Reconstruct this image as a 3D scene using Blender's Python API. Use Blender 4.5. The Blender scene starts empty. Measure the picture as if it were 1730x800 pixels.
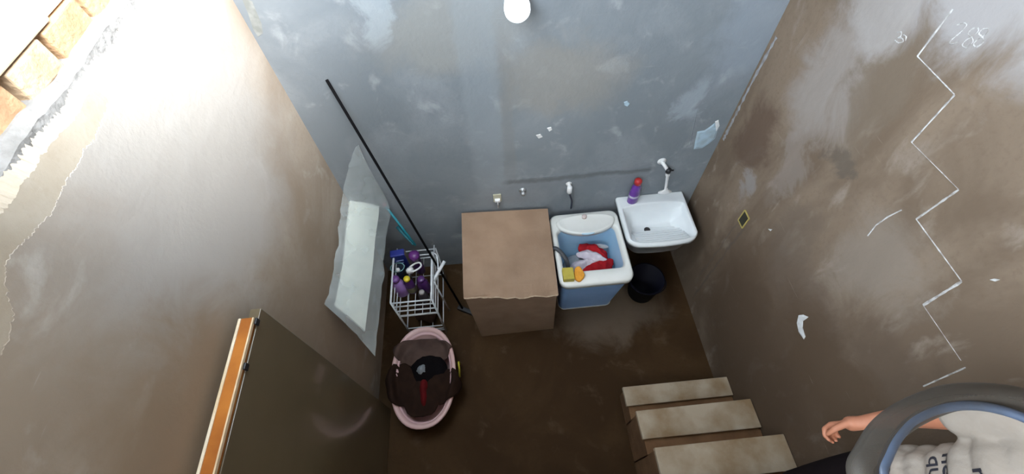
import bpy, bmesh, math, random
from mathutils import Vector, Matrix, noise
from mathutils.bvhtree import BVHTree

scene = bpy.context.scene
COL = scene.collection
random.seed(7)
PI = math.pi

# ---------------------------------------------------------------- camera
CAM_H, F_PX = 3.7, 727.94
YAW, PITCH, ROLL = math.radians(2.116), math.radians(56.929), math.radians(-3.70)
_f = Vector((math.sin(YAW) * math.cos(PITCH), math.cos(YAW) * math.cos(PITCH), -math.sin(PITCH)))
_r = Vector((math.cos(YAW), -math.sin(YAW), 0))
_u = _r.cross(_f)
RIGHT = math.cos(ROLL) * _r + math.sin(ROLL) * _u
UP = -math.sin(ROLL) * _r + math.cos(ROLL) * _u
FWD = _f
CAM = Vector((0, 0, CAM_H))
cd = bpy.data.cameras.new('camera')
cd.sensor_fit = 'HORIZONTAL'
cd.sensor_width = 36.0
cd.lens = 36.0 * F_PX / 1730.0
cd.clip_start = 0.02
co = bpy.data.objects.new('camera', cd)
COL.objects.link(co)
m3 = Matrix((RIGHT, UP, -FWD)).transposed()
co.matrix_world = Matrix.Translation(CAM) @ m3.to_4x4()
scene.camera = co

# ---------------------------------------------------------------- sky, exposure
SKY_STRENGTH = 12.5
SKY_COLOUR = (0.78, 0.90, 1.0)
EXPOSURE = 0.18
sl = bpy.data.lights.new('hazy_sun', 'SUN')
sl.energy = 15.0; sl.angle = math.radians(36); sl.color = (1.0, .98, .94)
so = bpy.data.objects.new('hazy_sun', sl); COL.objects.link(so)
so.rotation_euler = Vector((-.48, .33, -.75)).to_track_quat('-Z', 'Y').to_euler()
w = bpy.data.worlds.new('sky')
scene.world = w
w.use_nodes = True
bg = w.node_tree.nodes['Background']
bg.inputs[0].default_value = (*SKY_COLOUR, 1)
bg.inputs[1].default_value = SKY_STRENGTH
vs = scene.view_settings
vs.view_transform = 'Standard'
vs.look = 'None'
vs.gamma = 1.0
vs.use_curve_mapping = False
vs.exposure = EXPOSURE

# room: x to the right, y away from the camera, z up
XL, XR, YB, YF = -1.16, 1.63, 2.153, -2.6
# unseen roof, its slope and two openings shaped to bring in the daylight (x0, x1, y0, y1)
HOLES = [(-1.05, -.30, .60, 2.0), (.80, 1.25, 1.12, 1.58)]
EAVE_X = -1.75
SLOPE = .42
def roof_z(y):
    return 4.12 - SLOPE * y

def portal(name, c, sx, sy, rot):      # guides sky sampling through an opening, gives no light of its own
    L = bpy.data.lights.new(name, 'AREA')
    L.shape = 'RECTANGLE'; L.size = sx; L.size_y = sy
    L.cycles.is_portal = True
    o = bpy.data.objects.new(name, L); COL.objects.link(o)
    o.location = c; o.rotation_euler = rot
for (x0, x1, y0, y1) in HOLES:
    portal('roof_gap_portal', ((x0 + x1) / 2, (y0 + y1) / 2, roof_z((y0 + y1) / 2) + .05), x1 - x0 + .04, (y1 - y0) * 1.1, (-math.atan(SLOPE), 0, 0))
portal('eave_gap_portal', (XL - .38, 1.0, 3.4), .7, 2.6, (0, -PI / 2, 0))

# ---------------------------------------------------------------- helpers
def ray(x, y):
    return RIGHT * ((x - 865) / F_PX) - UP * ((y - 400) / F_PX) + FWD
def on_x(x, y, X):
    d = ray(x, y); return CAM + d * ((X - CAM.x) / d.x)
def on_y(x, y, Y):
    d = ray(x, y); return CAM + d * ((Y - CAM.y) / d.y)
def on_z(x, y, Z=0.0):
    d = ray(x, y); return CAM + d * ((Z - CAM.z) / d.z)

MATS = {}
def mat(name, c, rough=.6, c2=None, scale=8., bump=0., bscale=60., metal=0., trans=0., coat=0., spec=.5, alpha=1., sss=0.):
    if name in MATS: return MATS[name]
    m = bpy.data.materials.new(name); m.use_nodes = True
    nt = m.node_tree; b = nt.nodes['Principled BSDF']
    b.inputs['Base Color'].default_value = (*c, 1)
    b.inputs['Roughness'].default_value = rough
    b.inputs['Metallic'].default_value = metal
    b.inputs['Specular IOR Level'].default_value = spec
    b.inputs['Transmission Weight'].default_value = trans
    b.inputs['Coat Weight'].default_value = coat
    b.inputs['Coat Roughness'].default_value = .05
    b.inputs['Alpha'].default_value = alpha
    tc = nt.nodes.new('ShaderNodeTexCoord')
    if c2 is None: c2 = tuple(v * .86 for v in c)
    n = nt.nodes.new('ShaderNodeTexNoise'); n.inputs['Scale'].default_value = scale; n.inputs['Detail'].default_value = 5
    nt.links.new(tc.outputs['Object'], n.inputs['Vector'])
    r = nt.nodes.new('ShaderNodeValToRGB')
    r.color_ramp.elements[0].position = .35; r.color_ramp.elements[0].color = (*c2, 1)
    r.color_ramp.elements[1].position = .62; r.color_ramp.elements[1].color = (*c, 1)
    nt.links.new(n.outputs['Fac'], r.inputs['Fac'])
    nt.links.new(r.outputs['Color'], b.inputs['Base Color'])
    if bump:
        n2 = nt.nodes.new('ShaderNodeTexNoise'); n2.inputs['Scale'].default_value = bscale; n2.inputs['Detail'].default_value = 4
        nt.links.new(tc.outputs['Object'], n2.inputs['Vector'])
        bp = nt.nodes.new('ShaderNodeBump'); bp.inputs['Strength'].default_value = bump; bp.inputs['Distance'].default_value = .01
        nt.links.new(n2.outputs['Fac'], bp.inputs['Height']); nt.links.new(bp.outputs['Normal'], b.inputs['Normal'])
    MATS[name] = m
    return m

def plaster(name, base, dark, light, blobs=(), bands=(), rot=(0, 0, 0), stretch=(1, 1, 1), rough=.85, spec=.3):
    """cement plaster: broad trowelled tones, fine grain, scratches, plus stains / patches with a place of their own.
    blobs: (centre, radii, colour, strength); bands: (axis, a, b, soft, axis2, a2, b2, soft2, colour, strength)"""
    m = bpy.data.materials.new(name); m.use_nodes = True
    nt = m.node_tree; N = nt.nodes; L = nt.links
    b = N['Principled BSDF']; b.inputs['Roughness'].default_value = rough; b.inputs['Specular IOR Level'].default_value = spec
    tc = N.new('ShaderNodeTexCoord'); P = tc.outputs['Object']
    mp = N.new('ShaderNodeMapping'); mp.inputs['Rotation'].default_value = rot; mp.inputs['Scale'].default_value = stretch
    L.new(P, mp.inputs['Vector'])
    def nz(vec, s, d=5, dist=0., rg=.55):
        n = N.new('ShaderNodeTexNoise'); n.inputs['Scale'].default_value = s; n.inputs['Detail'].default_value = d
        n.inputs['Distortion'].default_value = dist; n.inputs['Roughness'].default_value = rg
        L.new(vec, n.inputs['Vector']); return n
    def mr(v, a, c, o0=0., o1=1.):
        r = N.new('ShaderNodeMapRange'); r.interpolation_type = 'SMOOTHSTEP'
        r.inputs[1].default_value = a; r.inputs[2].default_value = c; r.inputs[3].default_value = o0; r.inputs[4].default_value = o1
        L.new(v, r.inputs[0]); return r.outputs[0]
    def mul(a, c):
        x = N.new('ShaderNodeMath'); x.operation = 'MULTIPLY'
        for i, v in enumerate((a, c)):
            if isinstance(v, (int, float)): x.inputs[i].default_value = v
            else: L.new(v, x.inputs[i])
        return x.outputs[0]
    def mix(f, a, c):
        x = N.new('ShaderNodeMix'); x.data_type = 'RGBA'
        if isinstance(f, (int, float)): x.inputs[0].default_value = f
        else: L.new(f, x.inputs[0])
        for i, v in ((6, a), (7, c)):
            if isinstance(v, tuple): x.inputs[i].default_value = (*v, 1)
            else: L.new(v, x.inputs[i])
        return x.outputs[2]
    broad = nz(mp.outputs[0], 1.6, 6, .6); mid = nz(mp.outputs[0], 5.5, 6, .4); fine = nz(P, 38, 6, 0, .7)
    c = mix(mr(broad.outputs['Fac'], .40, .64), dark, base)
    c = mix(mr(mid.outputs['Fac'], .56, .74), c, light)
    c = mix(mul(mr(fine.outputs['Fac'], .48, .72), .48), c, dark)
    sx = N.new('ShaderNodeSeparateXYZ'); L.new(P, sx.inputs[0])
    wob = nz(P, 3.2, 6, .5, .65)
    off = N.new('ShaderNodeVectorMath'); off.operation = 'MULTIPLY_ADD'
    L.new(wob.outputs['Color'], off.inputs[0]); off.inputs[1].default_value = (.55, .55, .55)
    L.new(P, off.inputs[2])
    for (ctr, rad, colr, st) in blobs:
        d = N.new('ShaderNodeVectorMath'); d.operation = 'SUBTRACT'; L.new(off.outputs[0], d.inputs[0])
        d.inputs[1].default_value = tuple(v + .275 for v in ctr)
        e = N.new('ShaderNodeVectorMath'); e.operation = 'DIVIDE'; L.new(d.outputs[0], e.inputs[0]); e.inputs[1].default_value = rad
        ln = N.new('ShaderNodeVectorMath'); ln.operation = 'LENGTH'; L.new(e.outputs[0], ln.inputs[0])
        c = mix(mul(mr(ln.outputs['Value'], 1.15, .45), st), c, colr)
    jit = nz(P, 9, 4)
    for (ax, a, bb, s, ax2, a2, b2, s2, colr, st) in bands:
        f = None
        for (x, lo, hi, sf) in ((ax, a, bb, s), (ax2, a2, b2, s2)):
            v = N.new('ShaderNodeMath'); v.operation = 'MULTIPLY_ADD'; L.new(jit.outputs['Fac'], v.inputs[0]); v.inputs[1].default_value = .07
            L.new(sx.outputs[x], v.inputs[2])
            q = mul(mr(v.outputs[0], lo - sf + .035, lo + sf + .035), mr(v.outputs[0], hi - sf + .035, hi + sf + .035, 1., 0.))
            f = q if f is None else mul(f, q)
        c = mix(mul(f, st), c, colr)
    # pale trowel scratches
    sm = N.new('ShaderNodeMapping'); sm.inputs['Rotation'].default_value = (.7, .5, .6); sm.inputs['Scale'].default_value = (3, 3, 40); L.new(P, sm.inputs['Vector'])
    sc = nz(sm.outputs[0], 1.3, 3, .2)
    c = mix(mul(mr(sc.outputs['Fac'], .70, .76), .35), c, light)
    L.new(c, b.inputs['Base Color'])
    bp = N.new('ShaderNodeBump'); bp.inputs['Strength'].default_value = .35; bp.inputs['Distance'].default_value = .012
    hs = N.new('ShaderNodeMath'); hs.operation = 'ADD'; L.new(mid.outputs['Fac'], hs.inputs[0]); L.new(mul(fine.outputs['Fac'], .35), hs.inputs[1])
    L.new(hs.outputs[0], bp.inputs['Height']); L.new(bp.outputs['Normal'], b.inputs['Normal'])
    MATS[name] = m
    return m

def obj(name, bm, m, parent=None, smooth=False, loc=None, rot=None):
    if isinstance(bm, bmesh.types.BMesh):
        me = bpy.data.meshes.new(name)
        bmesh.ops.recalc_face_normals(bm, faces=bm.faces[:])
        bm.to_mesh(me); bm.free()
    else:
        me = bm
    if m is not None:
        me.materials.clear(); me.materials.append(m)
    if smooth:
        for p in me.polygons: p.use_smooth = True
    o = bpy.data.objects.new(name, me); COL.objects.link(o)
    if parent: o.parent = parent
    if loc is not None: o.location = loc
    if rot is not None: o.rotation_euler = rot
    return o
def thing(name, label, cat, loc=(0, 0, 0), rot=(0, 0, 0), group=None):
    o = bpy.data.objects.new(name, None); COL.objects.link(o)
    o.empty_display_size = .05
    o.location = loc; o.rotation_euler = rot
    return tag(o, label, cat, group)
def tag(o, label, cat, group=None):
    o['label'] = label; o['category'] = cat
    if group: o['group'] = group
    return o
def struct(o, label=None):
    o['kind'] = 'structure'
    if label: o['label'] = label
    return o
def BM(): return bmesh.new()
def box(bm, x0, x1, y0, y1, z0, z1, bev=0., M=None):
    r = bmesh.ops.create_cube(bm, size=1.0)
    for v in r['verts']:
        v.co = Vector((x0 + (v.co.x + .5) * (x1 - x0), y0 + (v.co.y + .5) * (y1 - y0), z0 + (v.co.z + .5) * (z1 - z0)))
    vs_ = r['verts']
    if bev:
        es = list({e for v in vs_ for e in v.link_edges})
        q = bmesh.ops.bevel(bm, geom=es, offset=bev, segments=2, affect='EDGES', profile=.5)
        vs_ = list({v for v in q['verts']} | {v for v in vs_ if v.is_valid})
    if M is not None:
        for v in vs_: v.co = M @ v.co
    return bm
def catmull(pts, n=6):
    pts = [Vector(p) for p in pts]; out = []
    P = [pts[0] * 2 - pts[1]] + pts + [pts[-1] * 2 - pts[-2]]
    for i in range(1, len(P) - 2):
        for k in range(n):
            t = k / n
            out.append(.5 * ((2 * P[i]) + (P[i + 1] - P[i - 1]) * t + (2 * P[i - 1] - 5 * P[i] + 4 * P[i + 1] - P[i + 2]) * t * t + (3 * P[i] - P[i - 1] - 3 * P[i + 1] + P[i + 2]) * t ** 3))
    out.append(pts[-1]); return out
def tube(bm, pts, r, seg=8, cap=True):
    pts = [Vector(p) for p in pts]; rings = []
    rr = r if isinstance(r, (list, tuple)) else [r] * len(pts)
    ref = None
    for i, p in enumerate(pts):
        d = (pts[min(i + 1, len(pts) - 1)] - pts[max(i - 1, 0)]).normalized()
        if ref is None:
            ref = Vector((0, 0, 1)) if abs(d.z) < .9 else Vector((1, 0, 0))
        a = d.cross(ref).normalized(); ref2 = a.cross(d).normalized(); ref = ref2
        rings.append([bm.verts.new(p + (a * math.cos(2 * PI * k / seg) + ref2 * math.sin(2 * PI * k / seg)) * rr[i]) for k in range(seg)])
    loft(bm, rings, cap, cap, verts=True)
    return bm
def loft(bm, rings, c0=False, c1=False, verts=False):
    if not verts: rings = [[bm.verts.new(p) for p in r] for r in rings]
    n = len(rings[0])
    for a, b in zip(rings, rings[1:]):
        for k in range(n):
            bm.faces.new((a[k], a[(k + 1) % n], b[(k + 1) % n], b[k]))
    if c0: bm.faces.new(rings[0][::-1])
    if c1: bm.faces.new(rings[-1])
    return rings
def lathe(bm, prof, seg=20, c=(0, 0, 0), sx=1., sy=1., cap0=True, cap1=True):
    loft(bm, [[(c[0] + r * sx * math.cos(2 * PI * k / seg), c[1] + r * sy * math.sin(2 * PI * k / seg), c[2] + z) for k in range(seg)] for r, z in prof], cap0, cap1)
    return bm
def rrect(cx, cy, hx_, hy_, r, z, n=6):
    out = []
    for sx, sy, a0 in ((1, 1, 0), (-1, 1, 90), (-1, -1, 180), (1, -1, 270)):
        for k in range(n + 1):
            a = math.radians(a0 + 90 * k / n)
            out.append((cx + sx * (hx_ - r) + r * math.cos(a), cy + sy * (hy_ - r) + r * math.sin(a), z))
    return out
def fbm(p, o=4):
    return noise.fractal(Vector(p), 1.0, 2.0, o)
def sstep(a, b, x):
    t = max(0., min(1., (x - a) / (b - a))); return t * t * (3 - 2 * t)
def strip(bm, pts, width, normal, wob=.3):
    """a hand-drawn line lying on a surface"""
    pts = [Vector(p) for p in pts]; dense = []
    for a, b in zip(pts, pts[1:]):
        k = max(2, int((b - a).length / .02))
        dense += [a.lerp(b, i / k) for i in range(k)]
    dense.append(pts[-1]); nrm = Vector(normal); prev = None
    for i, p in enumerate(dense):
        d = (dense[min(i + 1, len(dense) - 1)] - dense[max(i - 1, 0)]).normalized()
        s = d.cross(nrm).normalized() * width * (.5 + wob * (random.random() - .5))
        lift = nrm * (.0025)
        cur = [bm.verts.new(p + s + lift * .2), bm.verts.new(p + lift), bm.verts.new(p - s + lift * .2)]
        if prev:
            bm.faces.new((prev[0], prev[1], cur[1], cur[0])); bm.faces.new((prev[1], prev[2], cur[2], cur[1]))
        prev = cur
    return bm

# ---------------------------------------------------------------- materials of the shell
BROWN = (.20, .155, .12)
M_BACK = plaster('back_plaster', (.275, .30, .325), (.21, .235, .26), (.345, .37, .395),
    blobs=[((.45, YB, 2.05), (.45, .6, .30), (.28, .265, .24), .6), ((-.2, YB, 2.4), (.5, .6, .3), (.31, .305, .285), .6),
           ((1.32, YB, 1.78), (.10, .5, .22), (.37, .42, .47), .6), ((-.35, YB, 1.35), (.4, .6, .5), (.20, .225, .25), .6),
           ((-.55, YB, 2.55), (.10, .5, .25), (.45, .50, .54), .5), ((1.5, YB, 2.4), (.25, .5, .6), (.30, .345, .40), .6)],
    bands=[(0, -.16, .06, .03, 2, 1.0, 2.75, .12, (.30, .335, .365), .45), (0, .06, .14, .015, 2, 1.25, 2.3, .2, (.24, .235, .225), .35),
           (2, 1.13, 1.18, .02, 0, .05, 1.2, .05, (.12, .125, .13), .65), (2, .90, 1.12, .03, 0, -.1, 1.55, .05, (.21, .23, .255), .35)])
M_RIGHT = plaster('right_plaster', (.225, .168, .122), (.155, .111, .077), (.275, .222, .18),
    blobs=[((XR, 1.62, 2.30), (.6, .28, .36), (.32, .285, .265), .75), ((XR, 1.36, 2.45), (.6, .20, .30), (.175, .135, .10), .75),
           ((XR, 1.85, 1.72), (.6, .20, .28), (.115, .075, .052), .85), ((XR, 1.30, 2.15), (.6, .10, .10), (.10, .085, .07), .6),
           ((XR, 1.25, 2.95), (.6, .50, .28), (.40, .385, .39), .8), ((XR, 1.62, 2.68), (.6, .22, .22), (.38, .355, .345), .75), ((XR, 1.2, 1.6), (.6, .2, .28), (.15, .113, .085), .65),  # the two pale blobs near the top paint extra light into the plaster
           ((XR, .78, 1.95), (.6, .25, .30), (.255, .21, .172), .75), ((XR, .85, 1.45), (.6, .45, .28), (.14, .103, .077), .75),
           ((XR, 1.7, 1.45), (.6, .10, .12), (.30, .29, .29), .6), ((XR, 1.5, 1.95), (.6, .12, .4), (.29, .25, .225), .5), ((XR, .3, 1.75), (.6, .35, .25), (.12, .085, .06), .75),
           ((XR, .8, .7), (.6, 1.0, .8), (.085, .055, .034), .85), ((XR, .45, 1.35), (.6, .5, .32), (.095, .062, .038), .85)],  # shade of the lower wall painted into the plaster colour
    bands=[(1, 1.49, 1.51, .008, 2, .15, 1.25, .1, (.10, .08, .065), .6), (1, 1.57, 1.585, .006, 2, .35, 1.2, .1, (.11, .09, .075), .5)],
    rot=(.6, 0, 0), stretch=(1, 1.5, .7))
M_LEFT = plaster('left_plaster', (.43, .365, .30), (.34, .272, .21), (.475, .425, .37),
    blobs=[((XL, 1.30, 2.5), (.5, .9, .7), (.46, .44, .42), .8), ((XL, .35, 1.9), (.5, .6, .7), (.30, .215, .142), .8), ((XL, .9, 1.0), (.5, 1.2, .9), (.30, .22, .155), .75)],  # pale blob paints the lit upper wall, brown ones the shade below and nearer
    stretch=(1, .8, 1.2))
M_LEFT2 = plaster('left_base_coat', (.50, .44, .36), (.42, .35, .27), (.54, .49, .42))
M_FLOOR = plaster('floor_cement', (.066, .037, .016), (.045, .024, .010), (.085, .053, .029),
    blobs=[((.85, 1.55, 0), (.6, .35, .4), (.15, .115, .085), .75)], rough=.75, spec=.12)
M_ROUGH = mat('rough_mortar', (.25, .245, .24), .95, (.17, .165, .16), 14, .8, 45)
M_SLAB = mat('slab_concrete', (.30, .27, .24), .9, (.24, .21, .19), 4, .4, 40)

# ---------------------------------------------------------------- shell
bm = BM(); box(bm, XL - .2, XR + .2, YF - .2, YB + .2, -.15, 0); struct(obj('floor', bm, M_FLOOR))
bm = BM(); box(bm, XL - .45, XR + .2, YB, YB + .18, 0, 4.9); struct(obj('wall_back', bm, M_BACK)); WB = bpy.data.objects['wall_back']
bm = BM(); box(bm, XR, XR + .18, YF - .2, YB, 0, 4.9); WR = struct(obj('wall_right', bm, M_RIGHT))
bm = BM(); box(bm, XL, XR, YF - .2, YF, 0, 4.7); struct(obj('wall_front', bm, mat('pale_bounce_coat', (.66, .60, .53), .9, (.58, .52, .45), 3)))  # unseen wall, made pale to bounce fill light onto the box front
WL_T = 2.955
bm = BM(); box(bm, XL - .20, XL - .022, YF - .2, YB, 0, WL_T); WL = struct(obj('wall_left', bm, M_ROUGH))

def coat(name, x0, x1, rise, ztop, amp, m, seed, ystart=-.6):
    """a coat of plaster with a broken upper edge"""
    bm = BM(); n = 800; prev = None
    for i in range(n + 1):
        y = ystart + (YB - ystart) * i / n
        z = ztop(y) + amp * fbm((y * 7, seed, 0), 6) + amp * .35 * noise.noise(Vector((y * 90, seed, 3))) + amp * .3 * noise.noise(Vector((y * 190, seed, 5)))
        zt = z + rise * (1 + .35 * noise.noise(Vector((y * 130, seed, 9))))
        cur = [bm.verts.new((x1, y, 0)), bm.verts.new((x1, y, z)), bm.verts.new((x0, y, zt))]
        if prev:
            bm.faces.new((prev[0], cur[0], cur[1], prev[1])); bm.faces.new((prev[1], cur[1], cur[2], prev[2]))
        prev = cur
    return obj(name, bm, m, WL)
coat('plaster_base_coat', XL - .016, XL - .001, .030, lambda y: 2.922 + .012 * math.sin(y * 3), .014, M_LEFT2, 1.3)
coat('plaster_finish_coat', XL - .0011, XL, .0015, lambda y: 2.865 + .02 * math.sin(y * 4.2 + 1) - .10 * sstep(.62, .40, y), .020, M_LEFT, 8.1)
# bricks left bare along the top of the left wall, mortar between and under them
M_BRICK = mat('bare_brick', (.46, .30, .17), .9, (.34, .20, .11), 10, .6, 50)
M_BRICK2 = mat('pale_brick', (.54, .41, .28), .9, (.42, .29, .18), 9, .6, 50)
bm = BM(); n = 150; prev = None
for i in range(n + 1):
    y = -.2 + (YB + .2) * i / n
    q = fbm((y * 8, 2.2, .4), 5)
    cur = [bm.verts.new((XL - .014, y, 2.92)), bm.verts.new((XL - .018 + .004 * q, y, 2.962 + .014 * q)), bm.verts.new((XL - .045 + .008 * q, y, 2.985 + .010 * q)), bm.verts.new((XL - .2, y, 2.985))]
    if prev:
        for k in range(3): bm.faces.new((prev[k], cur[k], cur[k + 1], prev[k + 1]))
    prev = cur
obj('mortar_bed', bm, M_ROUGH, WL)
y = -.05; i = 0
while y < YB - .02:
    ln = random.uniform(.15, .20)
    y1 = min(y + ln, YB - .004)
    bm = BM(); box(bm, -.075, .075, -(y1 - y) / 2, (y1 - y) / 2, 0, .085, .006)
    for v in bm.verts: v.co += Vector(noise.noise_vector(v.co * 20 + Vector((i * 3, 0, 0)))) * .004
    obj('brick', bm, M_BRICK if i % 3 else M_BRICK2, WL, loc=(XL - .118 + random.uniform(-.010, .006), (y + y1) / 2, 2.976), rot=(0, random.uniform(-.06, .06), random.uniform(-.05, .05)))
    y = y1 + random.choice((.006, .010, .022)); i += 1
M_TIMBER = mat('pale_timber', (.84, .75, .58), .75, (.74, .62, .43), 6, .3, 30)
for (a, b, dx, lab) in ((-.4, 1.28, .016, 'pale timber wall plate on the bricks, nearer length'), (1.285, YB - .01, .000, 'pale timber wall plate on the bricks, farther length by back wall')):
    bm = BM(); box(bm, -.095, .095, a, b, 0, .10, .006)
    o = obj('timber_beam', bm, M_TIMBER, None, loc=(XL - .150 + dx, 0, 3.066)); tag(o, lab, 'beam', 'wall plate timbers')
# unseen sloping roof with gaps shaped for the light, in four sheets around it; open ground outside
def roof_sheet(bm, x0, x1, y0, y1):
    vsx = [bm.verts.new((x, yy, roof_z(yy) + dz)) for dz in (0, .05) for (x, yy) in ((x0, y0), (x1, y0), (x1, y1), (x0, y1))]
    for f in ((0, 1, 2, 3), (4, 5, 6, 7), (0, 1, 5, 4), (1, 2, 6, 5), (2, 3, 7, 6), (3, 0, 4, 7)): bm.faces.new([vsx[k] for k in f])
bm = BM()
gx = sorted({EAVE_X, XR + .4} | {h[0] for h in HOLES} | {h[1] for h in HOLES}); gy = sorted({YF - .3, YB + .3} | {h[2] for h in HOLES} | {h[3] for h in HOLES})
for x0, x1 in zip(gx, gx[1:]):
    for y0, y1 in zip(gy, gy[1:]):
        if not any(h[0] <= x0 and x1 <= h[1] and h[2] <= y0 and y1 <= h[3] for h in HOLES): roof_sheet(bm, x0, x1, y0, y1)
struct(obj('ceiling', bm, mat('roof_boards', (.34, .25, .17), .8, (.25, .18, .12), 5)), 'unseen sloping timber roof with openings added for light')
bm = BM(); box(bm, XL, .92, YF, -.48, 2.0, 2.15); struct(obj('floor_landing', bm, M_SLAB), 'upper concrete landing')
bm = BM(); box(bm, -9, XL - .2, -8, 9, -.2, -.05); struct(obj('floor_outside', bm, mat('dry_ground', (.55, .50, .44), .95)), 'dry ground outside the wall')

# ---------------------------------------------------------------- marks on the walls
M_CHALK = mat('chalk', (.58, .57, .57), .95, (.30, .28, .265), 45)
zig = [(1610, 15), (1550, 95), (1613, 160), (1540, 240), (1620, 320), (1548, 370), (1625, 475), (1560, 515), (1632, 620), (1560, 652)]
zp = [on_x(px, py, XR) for px, py in zig]
for k, (a, b) in enumerate(zip(zp, zp[1:])):
    if k == 7: b = a.lerp(b, .9)
    bm = BM(); strip(bm, [a, b], (.008, .005, .007, .003, .008, .005, .009, .002, .005)[k], (-1, 0, 0)); obj('chalk_line', bm, M_CHALK, WR)
bm = BM(); strip(bm, [on_x(px, py, XR) for px, py in ((1466, 398), (1480, 380), (1500, 366), (1524, 354))], .006, (-1, 0, 0)); obj('chalk_line', bm, M_CHALK, WR)
def chalk_digit(strokes):
    bm = BM()
    for s in strokes: strip(bm, catmull([on_x(px, py, XR) for px, py in s], 5), .0045, (-1, 0, 0), .6)
    obj('chalk_digit', bm, M_CHALK, WR)
chalk_digit([[(1617, 42), (1628, 39), (1633, 43), (1622, 55), (1607, 68), (1606, 74), (1614, 73), (1621, 69)]])
def eight(cx, cy, s):
    return [[(cx + 12 * s, cy - 16 * s), (cx + 2 * s, cy - 14 * s), (cx - 4 * s, cy - 6 * s), (cx + 3 * s, cy + 1 * s), (cx + 3 * s, cy + 9 * s), (cx - 8 * s, cy + 17 * s), (cx - 14 * s, cy + 13 * s), (cx - 8 * s, cy + 5 * s), (cx + 6 * s, cy - 4 * s), (cx + 13 * s, cy - 11 * s), (cx + 12 * s, cy - 16 * s)]]
chalk_digit(eight(1640, 63, 1.0)); chalk_digit(eight(1658, 63, .95))
chalk_digit([[(1516, 55), (1523, 54), (1522, 61), (1517, 64), (1524, 65), (1526, 70), (1518, 72), (1512, 68)], [(1526, 58), (1531, 62), (1530, 69)]])
def chip(wall, pts, axis, val, m, name='plaster_chip', th=.004):
    n = {'x': Vector((-1, 0, 0)), 'y': Vector((0, -1, 0))}[axis]
    P = [(on_x(a, b, val) if axis == 'x' else on_y(a, b, val)) for a, b in pts]
    bm = BM(); v0 = [bm.verts.new(p) for p in P]
    c = sum(P, Vector()) / len(P); v1 = [bm.verts.new(c + (p - c) * .8 + n * th) for p in P]
    bm.faces.new(v1)
    for k in range(len(P)): bm.faces.new((v0[k], v0[(k + 1) % len(P)], v1[(k + 1) % len(P)], v1[k]))
    return obj(name, bm, m, wall)
M_WHITE_CHIP = mat('white_filler', (.72, .73, .74), .9, (.6, .6, .6), 30)
M_BLUE_CHIP = mat('pale_blue_paint', (.42, .56, .66), .8, (.34, .42, .48), 14)
chip(WR, [(1349, 532), (1357, 531), (1366, 535), (1357, 541), (1356, 553), (1361, 568), (1358, 573), (1349, 560), (1346, 545)], 'x', XR, M_WHITE_CHIP)
chip(WR, [(1672, 472), (1680, 470), (1690, 472), (1682, 475)], 'x', XR, M_WHITE_CHIP)
chip(WR, [(1298, 386), (1305, 387), (1302, 390)], 'x', XR, M_WHITE_CHIP)
chip(WB, [(905, 228), (913, 226), (917, 231), (910, 234)], 'y', YB, M_WHITE_CHIP)
chip(WB, [(924, 216), (931, 214), (933, 219), (928, 222)], 'y', YB, M_WHITE_CHIP)
chip(WB, [(1054, 172), (1060, 170), (1064, 175), (1060, 180), (1055, 178)], 'y', YB, M_BLUE_CHIP)
chip(WB, [(1178, 222), (1190, 220), (1199, 214), (1208, 207), (1214, 215), (1208, 234), (1197, 243), (1186, 250), (1172, 252), (1174, 240)], 'y', YB, M_BLUE_CHIP)
chip(WB, [(1208, 205), (1214, 202), (1216, 212), (1210, 222)], 'y', YB - .003, M_WHITE_CHIP)
for (a, b, wd) in (((1165, 245), (1178, 185), .006), ((890, 300), (1100, 286), .004)):
    bm = BM(); strip(bm, [on_y(*a, YB), on_y(*b, YB)], wd, (0, -1, 0), .8); obj('trowel_ridge', bm, M_BACK, WB)
# plaster ridge running down the far right corner
bm = BM(); strip(bm, catmull([on_x(px, py, XR - .001) for px, py in ((1312, 62), (1270, 140), (1240, 200), (1222, 236))], 6), .022, (-1, 0, 0), .7); obj('corner_ridge', bm, mat('pale_plaster', (.33, .34, .36), .9, (.22, .21, .21), 25), WR)
# broken plaster in the far left corner at the top
bm = BM()
P = [on_y(a, b, YB) for a, b in ((408, -4), (426, 2), (442, 40), (444, 56), (436, 62), (428, 50), (420, 25))]
v0 = [bm.verts.new(p + Vector((0, -.001, 0))) for p in P]; bm.faces.new(v0)
obj('corner_crack', bm, mat('crack_grey', (.22, .23, .22), .95, (.30, .31, .30), 25), WB)

def recess(label):
    p = on_x(1257, 370, XR)
    t = thing('junction_box', label, 'junction box', p)
    bm = BM(); hh, hy = .055, .035
    for s in (-1, 1): box(bm, -.006, .0, s * hy - .004, s * hy + .004, -hh, hh); box(bm, -.006, .0, -hy, hy, s * hh - .004, s * hh + .004)
    obj('rim', bm, mat('yellow_plastic', (.45, .36, .10), .5), t)
    bm = BM(); box(bm, -.003, .0, -hy, hy, -hh, hh); obj('cavity', bm, mat('black_hole', (.03, .028, .015), .8), t)
recess('small dark junction box with yellow rim set into the right wall')

# ---------------------------------------------------------------- lamp, sockets and water points on the back wall
p = on_y(872, 4, YB)
t = thing('wall_lamp', 'round white lamp high on the back wall', 'lamp', p)
bm = BM(); lathe(bm, [(.062, 0), (.062, .018), (.050, .024)], 28); ob = obj('base', bm, mat('white_plastic', (.80, .81, .82), .4), t, True, rot=(PI / 2, 0, 0))
bm = BM(); lathe(bm, [(.058, .02), (.066, .045), (.064, .075), (.050, .10), (.028, .115), (.002, .12)], 28)
gl = bpy.data.materials.new('lamp_glass'); gl.use_nodes = True
gb = gl.node_tree.nodes['Principled BSDF']; gb.inputs['Base Color'].default_value = (.85, .9, .95, 1); gb.inputs['Emission Color'].default_value = (.85, .93, 1, 1); gb.inputs['Emission Strength'].default_value = 1.2
obj('globe', bm, gl, t, True, rot=(PI / 2, 0, 0))

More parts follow.
